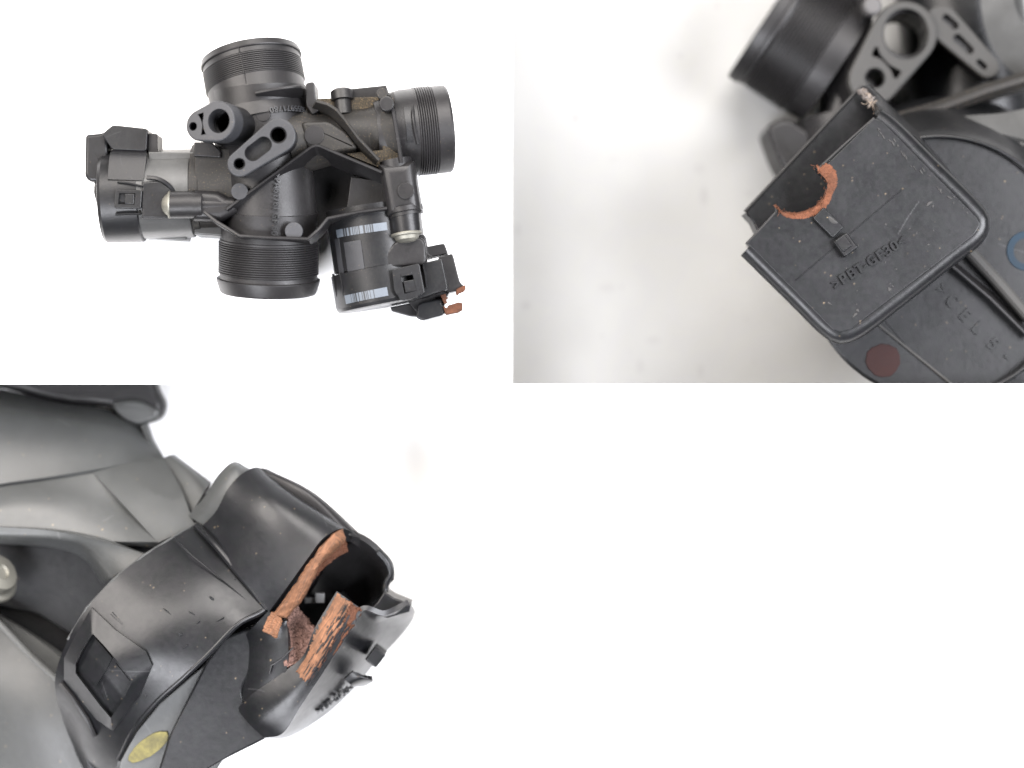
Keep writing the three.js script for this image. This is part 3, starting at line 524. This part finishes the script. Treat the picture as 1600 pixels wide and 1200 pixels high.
  for (let i = 0; i < 12; i++) { const x = rr(1300, 1500), y = 330 + (1500 - x) * 0.62 + rr(-60, 60); chips.push(plate(circ(x, y, rr(0.8, 4), 7, rr(0.6, 1.6), rr(0, 3)), 40.8, 1.5, { bevel: 0.2 })); }
  for (const [x, y] of [[1452, 318], [1458, 322], [1390, 452], [1395, 447], [1340, 485], [1336, 492], [1296, 474]]) chips.push(plate(blot(x, y, rr(2, 6), rr(1, 3), rr(0, 3), 0.35, 20), 41, 1.8, { bevel: 0.4 }));
  for (let i = 0; i < 34; i++) { const k = rnd() ** 1.3, x = 1374 + 140 * k + rr(-3, 3), y = 196 + 136 * k + rr(-4, 5); chips.push(plate(circ(x - rr(0, 9), y + rr(0, 6), rr(1, 5), 8, rr(0.4, 1.2), 0.78 + rr(-0.4, 0.4)), 41, 2, { bevel: 0.3 })); }
  add('scuffs', chips, M.scuff, con).userData.kind = 'stuff';

  // pipe behind
  const pa = axis([1197, 27, -430], [1352, 129, -430]);
  add('pipe', turned(pa, [[0, 100], [0, 118], [2, 121], [19, 121], [21, 118], [28, 118], ...ribs(34, 112, 12, 115, 5), [114, 116], [150, 116], [150, 0]], 96, 0.35), M.black, u);
  add('pipe_foot', plate([[1196, 196], [1230, 182], [1300, 230], [1280, 330], [1220, 260]], -390, 160, { bevel: 8, round: 14 }), M.black, u);
  add('pipe_foot', plate([[1198, 196], [1216, 188], [1232, 200], [1212, 212]], -400, 60, { bevel: 6, round: 4 }), M.black, u);
  // barrel under the ports
  const bb = axis([1480, -160, -500], [1540, 330, -500]);
  add('barrel', turned(bb, [[0, 0], [0, 110], [520, 112], [520, 0]], 80), M.capL, u);
  const bs = axis([1320, 180, -440], [1360, 420, -430]);
  add('bore', turned(bs, [[0, 0], [0, 90], [260, 100], [260, 0]], 60), M.black, u);
  add('flank', plate([[1300, 120], [1340, 90], [1360, 190], [1320, 250], [1290, 200]], -360, 150, { bevel: 20, round: 20 }), M.black, u);
  // oval ports
  const hp = -300;
  const p1 = add('oval_port', plate(hull2(1414, 52, 51, 1366, 124, 40), hp, 30, { bevel: 5, holes: [circ(1415, 53, 41, 32, 45), circ(1367, 122, 21), roundPoly([[1357, 84], [1364, 69], [1375, 68], [1379, 82], [1392, 97], [1408, 105], [1415, 111], [1404, 128], [1393, 126], [1388, 112], [1374, 96], [1360, 92]], 4)] }), M.portL, u);
  add('port_body', plate(hull2(1414, 52, 49, 1366, 124, 38), hp - 29, 130, { bevel: 3, holes: [circ(1415, 53, 37), circ(1367, 122, 17)] }), M.black, p1);
  add('port_skirt', shell([[[1360, 2, -330], [1336, 60, -330], [1322, 118, -330], [1332, 158, -330]], [[1338, -10, -360], [1306, 60, -380], [1286, 130, -390], [1300, 170, -390]]], 20), M.black, p1);
  const p2 = add('oval_plate', plate(hull2(1472, 34, 26, 1544, 104, 18), hp - 10, 16, { bevel: 3, holes: [hull2(1478, 28, 9, 1492, 40, 9), hull2(1496, 60, 10, 1515, 78, 9.5), hull2(1530, 97, 7.5, 1538, 104, 7.5)] }), M.portL, u);
  add('plate_body', plate(hull2(1472, 34, 24, 1544, 104, 16), hp - 25, 110, { bevel: 2 }), M.black, p2);
  add('moulding_pad', plate(circ(1364, 8, 15), -290, 40, { bevel: 6 }), M.pad, u);
  // ribs towards the motor
  add('rib', rib([[1395, 190, -250], [1470, 168, -240], [1540, 142, -230], [1640, 112, -230]], 26, 120, { bevel: 9 }), M.dusty, u);
  add('rib', rib([[1330, 150, -330], [1372, 140, -330], [1376, 220, -300]], 10, 100, { bevel: 3, smooth: 12 }), M.black, u);
  add('collar', shell([[[1440, 196, -200], [1500, 182, -195], [1570, 176, -190], [1640, 160, -190]], [[1452, 212, -140], [1500, 202, -140], [1560, 208, -150], [1640, 230, -150]]], 20), M.grey, u);
  add('sleeve', turned(axis([1600, 232, -190], [1680, 190, -190]), [[-36, 0], [-36, 30], [0, 36], [80, 36]], 40), M.capL, u);
  add('flange', shell([[[1530, -30, -300], [1538, 40, -300], [1560, 90, -310], [1600, 130, -320]], [[1580, -30, -290], [1590, 20, -290], [1620, 60, -290], [1660, 90, -290]]], 16), M.grey, u);
}
/* ---------- enlarged throttle body with the broken connector mouth, on the white floor ---------- */
{
  const u = thing('throttle_body', 'very large dark throttle body on white floor, connector mouth broken open with orange edges', 'throttle body', [230, 950, -330]);
  // pipe flange and housing behind, out of focus
  add('pipe_flange', [plate([[-90, 540], [232, 540], [243, 606], [258, 632, 0, 20], [250, 656, 0, 14], [222, 664], [204, 668], [186, 657], [172, 636], [100, 634], [0, 606], [-90, 590]], -230, 60, { bevel: 14, round: 8 })], M.black, u);
  add('pipe_lobe', plate([[168, 628], [215, 622], [250, 640], [246, 656], [214, 666], [188, 656]], -222, 30, { bevel: 8, round: 8 }), M.greyL, u);
  add('housing', shell([[[-60, 590, -250], [20, 612, -250], [100, 628, -250], [170, 640, -250], [232, 662, -260]], [[-60, 640, -170], [20, 650, -168], [110, 660, -170], [190, 672, -190], [240, 690, -230]], [[-60, 770, -118], [0, 756, -118], [70, 746, -118], [145, 734, -122], [256, 714, -170]]], 14, { nu: 30, nv: 10 }), M.greyL, u);
  add('housing_rim', rib([[222, 664, -225], [232, 690, -215], [246, 716, -200]], 10, 40, { bevel: 3 }), M.greyL, u);
  add('motor_barrel', shell([[[-60, 774, -124], [0, 761, -124], [70, 751, -124], [145, 739, -126]], [[-60, 800, -100], [0, 792, -98], [80, 786, -92], [196, 792, -92]], [[-60, 822, -90], [0, 824, -88], [80, 830, -76], [150, 844, -58], [247, 847, -30]]], 14, { nu: 30, nv: 8 }), M.greyL, u);
  add('barrel_facet', shell([[[145, 738, -125], [200, 724, -140], [256, 715, -160]], [[196, 792, -78], [240, 775, -82], [282, 762, -100]], [[247, 848, -30], [276, 834, -36], [304, 820, -50]]], 10), M.greyL, u);
  add('barrel_edge', shell([[[254, 716, -160], [282, 764, -110], [300, 802, -80]], [[263, 712, -158], [296, 740, -118], [318, 770, -90]], [[272, 710, -175], [302, 732, -140], [330, 754, -120]]], 12), M.greyL, u);
  // arch over the bolt
  add('arch', shell([[[-60, 822, -86], [0, 824, -82], [80, 829, -70], [150, 843, -50], [228, 866, -22]], [[-60, 834, -88], [0, 838, -86], [92, 844, -76], [140, 858, -66], [176, 902, -40]], [[-60, 846, -150], [0, 850, -150], [86, 856, -150], [130, 872, -150], [160, 912, -140]]], 8, { nu: 34 }), M.greyL, u);
  add('hollow_floor', plate([[-80, 800], [260, 800], [260, 1000], [140, 1010], [60, 960], [-80, 930]], -190, 40, { bevel: 3 }), M.capL, u);
  add('bolt', turned(axis([-14, 905, -120], [14, 884, -90]), [[0, 0], [0, 42], [6, 44], [10, 42], [12, 34], [24, 32], [28, 30], [30, 14], [26, 12], [26, 0]], 48, 0.4), M.steel, u);
  // solid inside of the motor and of its cap
  add('motor_core', plate([[-90, 745], [250, 722], [322, 770], [306, 826], [240, 880], [170, 1240], [-90, 1240]], -215, 100, { bevel: 3 }), M.capL, u);
  add('motor_core', plate([[232, 880], [300, 835], [420, 960], [334, 1030], [262, 1092], [216, 1150], [200, 1240], [150, 1240], [112, 1120], [104, 1060], [130, 990]], -74, 200, { bevel: 3 }), M.capL, u);
  add('motor_core', plate([[300, 836], [352, 772], [380, 758], [500, 826], [530, 850], [470, 940], [430, 985], [390, 990]], -90, 200, { bevel: 3 }), M.capL, u);
  // lower motor body
  add('lower_body', shell([[[-70, 930, -250], [0, 962, -190], [60, 1000, -150], [110, 1040, -120]], [[-70, 1060, -180], [-10, 1080, -150], [50, 1110, -130], [110, 1150, -120]], [[-70, 1240, -190], [10, 1240, -160], [80, 1240, -140], [150, 1240, -130]]], 20), M.greyL, u);
  add('rib', rib([[-60, 920, -140], [0, 976, -110], [50, 1028, -80], [88, 1062, -50]], 9, 80, { bevel: 3, lean: [-4, 14] }), M.greyL, u);

  // cap of the motor
  const rimL = [[316, 812, -60], [262, 845, -14], [225, 868, 6], [178, 905, 26], [136, 950, 30], [106, 1000, 22], [86, 1062, -10], [100, 1130, -62], [150, 1240, -150]];
  const rimM = [[372, 870, -4], [330, 905, 30], [292, 940, 50], [245, 982, 62], [205, 1022, 62], [172, 1062, 46], [142, 1110, 10], [138, 1170, -50], [156, 1250, -130]];
  const rimR = [[440, 925, 14], [408, 953, 40], [372, 972, 58], [328, 1016, 66], [286, 1056, 62], [246, 1092, 48], [210, 1136, 20], [186, 1184, -20], [172, 1250, -90]];
  const cap = add('motor_cap', shell([rimL, rimM, rimR], 16, { nu: 60, nv: 14 }), M.capL, u);
  add('cap_edge', hose(rimR.slice(0, 8).map(([x, y, h]) => [x + 1, y + 2, h - 4]), 5, 70, 12), M.capL, cap);
  add('cap_rear_edge', rib(rimL.slice(0, 6).map(([x, y, h]) => [x, y, h + 1]), 5, 16, { bevel: 2 }), M.greyL, cap);
  add('mould_seam', rib([[272, 842, -8], [300, 868, 20], [340, 900, 32], [392, 944, 38]], 1.4, 3, { bevel: 0.4 }), M.capL, cap);
  const nicks = [];
  for (const [x, y, a, b, c, h] of [[331, 935, 6, 2.2, 0.7, 52], [281, 991, 5, 2.4, 0.4, 60], [262, 956, 11, 0.9, 0.7, 59], [300, 958, 7, 0.8, 0.5, 57], [310, 972, 4, 1, 2.4, 58], [228, 1086, 1.4, 6, 0.2, 55], [368, 905, 2, 1.6, 0, 30], [344, 968, 9, 0.9, 2.6, 56], [290, 1010, 6, 0.8, 2.5, 63]]) nicks.push(plate(blot(x, y, a * 0.75, b * 0.75, c, 0.3, 18), drape(cap, [x, y, h])[2] + 1, 8, { bevel: 0.2 }));
  add('nicks', nicks, M.capL, cap).userData.kind = 'stuff';
  // latch frame with its window
  const fr = [[143, 950, 34], [176, 984, 44], [234, 1020, 56]];
  const fo = [[143, 949], [180, 984], [228, 1018], [238, 1040], [218, 1088], [176, 1142], [150, 1124], [100, 1062], [100, 1028], [120, 988]], fi = [[145, 990], [162, 1008], [186, 1036], [207, 1064], [192, 1094], [173, 1122], [156, 1102], [118, 1052], [118, 1038], [130, 1014]];
  add('latch_frame', frame(dense(fo, 4, true).map((p) => drape(cap, p, 5)), dense(fi, 4, true).map((p) => drape(cap, p, 15)), 22, 1), M.capL, cap);
  add('window_floor', shell(drapeRows(cap, [[[145, 988], [176, 1024], [209, 1064]], [[132, 1014], [160, 1052], [192, 1094]], [[116, 1042], [144, 1088], [173, 1124]]], 1.5), 3, { linear: true }), M.capL, cap);
  add('latch_slot', rib([[174, 958, 44], [196, 980, 54], [226, 1018, 60]], 9, 8, { bevel: 3 }), M.capL, cap);
  add('slit', rib([[94, 1068, 4], [112, 1090, 10], [134, 1124, 8], [146, 1152, -4]], 9, 14, { bevel: 3 }), M.black, cap);
  add('latch', shell(drapeRows(cap, [[[149, 998], [162, 1012], [175, 1028]], [[138, 1020], [152, 1036], [164, 1050]], [[126, 1044], [138, 1058], [150, 1072]]], 7), 8, { linear: true }), M.capL, cap);
  add('latch_ramp', shell(drapeRows(cap, [[[180, 1036], [192, 1050], [203, 1064]], [[168, 1060], [180, 1074], [190, 1090]], [[158, 1080], [166, 1096], [173, 1112]]], 3), 6, { linear: true }), M.capL, cap);
  // ridge on the cap, running to the connector
  const hl = [[314, 824, -38], [338, 798, -8], [356, 764, -2], [376, 742, -10], [400, 730, -34], [426, 742, -78]];
  const hm = [[362, 886, 22], [388, 852, 34], [412, 800, 40], [424, 778, 32], [444, 766, 8], [462, 772, -30]];
  const hr = [[420, 956, 40], [448, 918, 56], [484, 868, 62], [504, 842, 56], [532, 826, 32], [556, 834, -10]];
  const hump = add('ridge', shell([hl, hm, hr], 16, { nu: 40, nv: 14 }), M.capL, cap);
  add('fillet', hose([[308, 822, -40], [336, 850, -2], [364, 884, 18], [392, 918, 30], [418, 952, 36]].map(([x, y, h]) => [x, y, h - 2]), 6, 30, 12), M.capL, hump);
  add('ridge_collar', shell([[[294, 806, -62], [318, 778, -44], [344, 739, -38], [364, 722, -46], [388, 731, -84]], [[308, 815, -44], [328, 788, -22], [352, 750, -16], [370, 731, -24], [394, 734, -60]], [[322, 824, -36], [342, 797, -12], [360, 763, -6], [379, 743, -16], [400, 735, -44]]], 10, { nu: 34 }), M.greyL, hump);
  add('second_ridge', shell([[[396, 744, -46], [406, 732, -40], [418, 733, -50], [432, 744, -80]], [[452, 776, -10], [472, 765, -4], [490, 770, -14], [510, 788, -60]], [[534, 832, 6], [552, 838, 4], [566, 842, -8], [580, 856, -50]]], 14), M.black, hump);
  add('side_rail', rib([[486, 774, -44], [520, 800, -34], [560, 838, -30], [600, 876, -30]], 6, 20, { bevel: 2 }), M.black, hump);

  // broken connector
  const con = add('connector', shell([[[548, 836, 0], [572, 848, -6], [592, 866, -12], [606, 884, -16], [606, 906, -20]], [[520, 868, -60], [548, 884, -80], [572, 900, -80], [590, 912, -70], [600, 922, -60]], [[486, 926, -140], [520, 950, -150], [556, 968, -150], [590, 972, -140], [608, 966, -120]]], 10, { nu: 30 }), M.black, u);
  add('cavity_floor', plate([[440, 900], [520, 860], [600, 900], [620, 960], [560, 1010], [470, 1010]], -150, 30, { bevel: 2 }), M.capL, con);
  add('mouth_lip', hose([[590, 862, -10], [604, 878, -12], [610, 896, -16], [603, 912, -18], [602, 926, -18], [616, 938, -14], [640, 946, -4]], 5, 40, 10), M.capL, con);
  add('mouth_corner', plate([[600, 924], [616, 934], [642, 944], [640, 956], [606, 966], [570, 960], [590, 940]], 8, 90, { bevel: 3 }), M.capL, con);
  add('broken_edge', shell([[[536, 826, 28], [520, 836, 48], [498, 862, 62], [478, 890, 62], [456, 924, 58], [428, 962, 44]], [[540, 842, 24], [526, 850, 44], [506, 872, 54], [490, 900, 52], [476, 928, 44], [446, 966, 34]], [[536, 850, -2], [524, 862, 10], [502, 880, 20], [486, 906, 16], [474, 934, 8], [448, 972, 0]]], 5, { nu: 50, nv: 6, rough: 0.7 }), M.streak, con, { label: 'torn orange edge of the connector roof' });
  add('torn_layer', shell([[[540, 846, 2], [520, 858, 4], [498, 880, 6], [484, 904, 4], [478, 920, 0]], [[544, 862, -10], [526, 872, -4], [506, 888, 0], [492, 904, -4], [480, 918, -8]]], 5, { nu: 30, rough: 1 }), M.brown, con);
  const fw = add('front_wall', shell([[[526, 924, 50], [510, 950, 50], [490, 985, 50], [474, 1024, 47], [446, 1048, 42], [392, 1086, 28], [370, 1108, 12]], [[546, 938, 58], [528, 970, 60], [508, 1006, 60], [484, 1046, 58], [450, 1088, 52], [408, 1124, 36], [392, 1134, 24]], [[567, 953, 52], [548, 984, 56], [528, 1014, 56], [502, 1054, 56], [470, 1102, 50], [440, 1146, 36], [412, 1152, 22]]], 12, { nu: 50, nv: 8 }), M.capL, con);
  add('bare_patch', shell(drapeRows(fw, [[[527, 927], [511, 954], [492, 988], [478, 1026], [462, 1050]], [[535, 933], [519, 964], [500, 1000], [486, 1034], [468, 1056]], [[543, 938], [528, 972], [508, 1008], [492, 1040], [472, 1062]], [[551, 944], [536, 978], [516, 1012], [498, 1042], [476, 1066]]], 1.6), 3, { nu: 70, nv: 4, rough: 0.4, ragged: 3.5, linear: true }), M.streak, con, { label: 'scraped orange patch on the broken front wall' });
  add('bare_patch', shell(drapeRows(fw, [[[548, 941], [556, 948], [565, 954]], [[542, 956], [550, 962], [558, 968]], [[537, 972], [544, 977], [550, 980]]], 1.8), 3, { nu: 30, rough: 0.4, ragged: 4, linear: true }), M.brown, con);
  const slivers = [];
  for (let i = 0; i < 40; i++) { const k = rnd(), x = 544 - 54 * k + rr(-4, 16), y = 966 + 84 * k + rr(-6, 6), L = rr(8, 24), w = rr(0.6, 2); slivers.push(shell(drapeRows(fw, [[[x, y], [x - L * 0.25, y + L * 0.45], [x - L * 0.55, y + L * 0.85]], [[x + w, y + w * 0.6], [x - L * 0.25 + w * 1.4, y + L * 0.45 + w * 0.6], [x - L * 0.55 + w * 0.3, y + L * 0.85 + w * 0.6]]], 1.9, 2), 2, { nu: 8, nv: 2, ragged: 0.6, linear: true })); }
  add('scraped_streaks', slivers, M.brown, con).userData.kind = 'stuff';
  const dark = [];
  for (let i = 0; i < 90; i++) { const k = rnd(), e = rnd() ** 0.6, x = 530 - 56 * k + 26 * e, y = 936 + 108 * k + 14 * e, L = rr(8, 34) * (0.4 + e), w = rr(0.4, 1.6) * (0.4 + e); dark.push(shell(drapeRows(fw, [[[x, y], [x - L * 0.25, y + L * 0.45], [x - L * 0.52, y + L * 0.85]], [[x + w, y + w * 0.6], [x - L * 0.25 + w * 1.5, y + L * 0.45 + w * 0.6], [x - L * 0.52 + w * 0.2, y + L * 0.85 + w * 0.6]]], 2.4, 2), 1.6, { nu: 6, nv: 2, ragged: 0.4, linear: true })); }
  const be = con.children.find((c) => c.name === 'broken_edge');
  for (let i = 0; i < 60; i++) { const k = rnd(), x = 530 - 96 * k + rr(-4, 10), y = 832 + 126 * k + rr(-4, 8), L = rr(5, 20), w = rr(0.4, 1.5), q = [[[x, y], [x - L * 0.3, y + L * 0.4], [x - L * 0.6, y + L * 0.8]], [[x + w, y + w * 0.6], [x - L * 0.3 + w * 1.4, y + L * 0.4 + w * 0.6], [x - L * 0.6 + w * 0.2, y + L * 0.8 + w * 0.6]]]; if (q.flat().every((p) => drape(be, [...p, -999])[2] > 0)) dark.push(shell(drapeRows(be, q, 0.7, 2), 1.2, { nu: 6, nv: 2, ragged: 0.4, linear: true })); }
  add('dark_streaks', dark, M.capL, con).userData.kind = 'stuff';
  add('torn_wall', shell([[[462, 944, 36], [452, 968, 30], [446, 990, 34], [452, 1016, 40], [448, 1040, 44]], [[476, 964, 6], [470, 980, 0], [466, 1000, 10], [466, 1022, 26], [470, 1044, 40]], [[492, 984, 10], [488, 996, 14], [484, 1008, 26], [482, 1022, 40], [478, 1044, 48]]], 6, { nu: 40, nv: 10, rough: 2.2 }), M.torn, con);
  add('inner_wall', plate([[452, 985], [478, 990], [500, 975], [530, 930], [560, 965], [520, 1040], [480, 1075], [430, 1080], [420, 1030]], -20, 120, { bevel: 3 }), M.capL, con);
  add('corner', shell([[[420, 954, 38], [400, 975, 30], [372, 1004, 0], [340, 1040, -40], [362, 1086, -20]], [[440, 972, 44], [428, 1000, 38], [410, 1034, 30], [398, 1062, 24], [376, 1096, 10]], [[448, 970, 40], [450, 1000, 44], [450, 1030, 44], [444, 1056, 42], [420, 1080, 34]]], 10, { nu: 30 }), M.capL, con);
  add('bare_patch', shell([[[424, 956, 42], [416, 970, 38], [410, 986, 36]], [[440, 966, 46], [438, 978, 45], [432, 996, 42]]], 3, { rough: 0.8 }), M.streak, con);
  add('crack', rib([[458, 1012, 49], [440, 1030, 46], [424, 1040, 42], [421, 1052, 40]], 2, 6, { bevel: 0.5 }), M.black, con);
  // steep outer side of the connector, with its raised code
  add('outer_side', shell([[[412, 1153, 22], [440, 1147, 36], [470, 1103, 50], [502, 1055, 56], [528, 1015, 56], [548, 985, 56], [567, 954, 52], [600, 962, 40], [640, 944, 20]], [[420, 1154, -60], [446, 1152, -50], [490, 1110, -50], [530, 1072, -50], [568, 1024, -50], [590, 990, -50], [606, 968, -40], [630, 962, -40], [645, 948, -40]], [[424, 1155, -190], [450, 1153, -190], [506, 1120, -190], [552, 1078, -190], [592, 1030, -190], [618, 1004, -190], [638, 980, -190], [646, 968, -190], [650, 956, -190]]], 8, { nu: 70, nv: 10 }), M.capL, con);
  add('tab', block([588, 1024, -40], 26, 60, 22, -52, 3), M.capL, con);
  add('tab', shell([[[538, 1062, -20], [552, 1050, -14], [562, 1052, -18]], [[548, 1070, -24], [566, 1062, -18], [580, 1063, -24]], [[556, 1074, -80], [570, 1072, -80], [582, 1066, -80]]], 8), M.capL, con);
  add('raised_code', textFlat('>PBT-GF30<', [524, 1090, -82], 9, -36, 24, 1.0), M.capL, con);
  add('terminal_pin', block([491, 938, -60], 30, 10, 9, 0, 1), M.pin, con);
  add('terminal_pin', block([500, 934, -52], 15, 10, 16, 0, 1), M.pin, con);

  // front face of the motor, below the cap's edge
  add('motor_face', plate([[400, 975], [372, 988], [330, 1030], [250, 1098], [214, 1142], [188, 1190], [180, 1240], [320, 1230], [380, 1140], [420, 1080]], 0, 40, { bevel: 3, tilt: [300, 1100, -0.12, -0.1] }), M.greyL, u);
  add('paint_mark', plate(blot(232, 1167, 37, 14, -0.62, 0.05), 5, 4, { bevel: 0.6 }), M.yellow, u, { label: 'oval yellow paint mark' });
  add('face_recess', plate([[322, 1034], [350, 996], [398, 978], [412, 1004], [376, 1080], [392, 1128], [420, 1152], [352, 1186], [262, 1240], [236, 1240], [264, 1150]], 14, 40, { bevel: 4, round: 6 }), M.capL, u);
  add('face_ledge', rib([[352, 1172, -10], [384, 1152, -8], [410, 1140, -4]], 10, 30, { bevel: 3 }), M.black, u);
}
renderer.render(scene, camera);
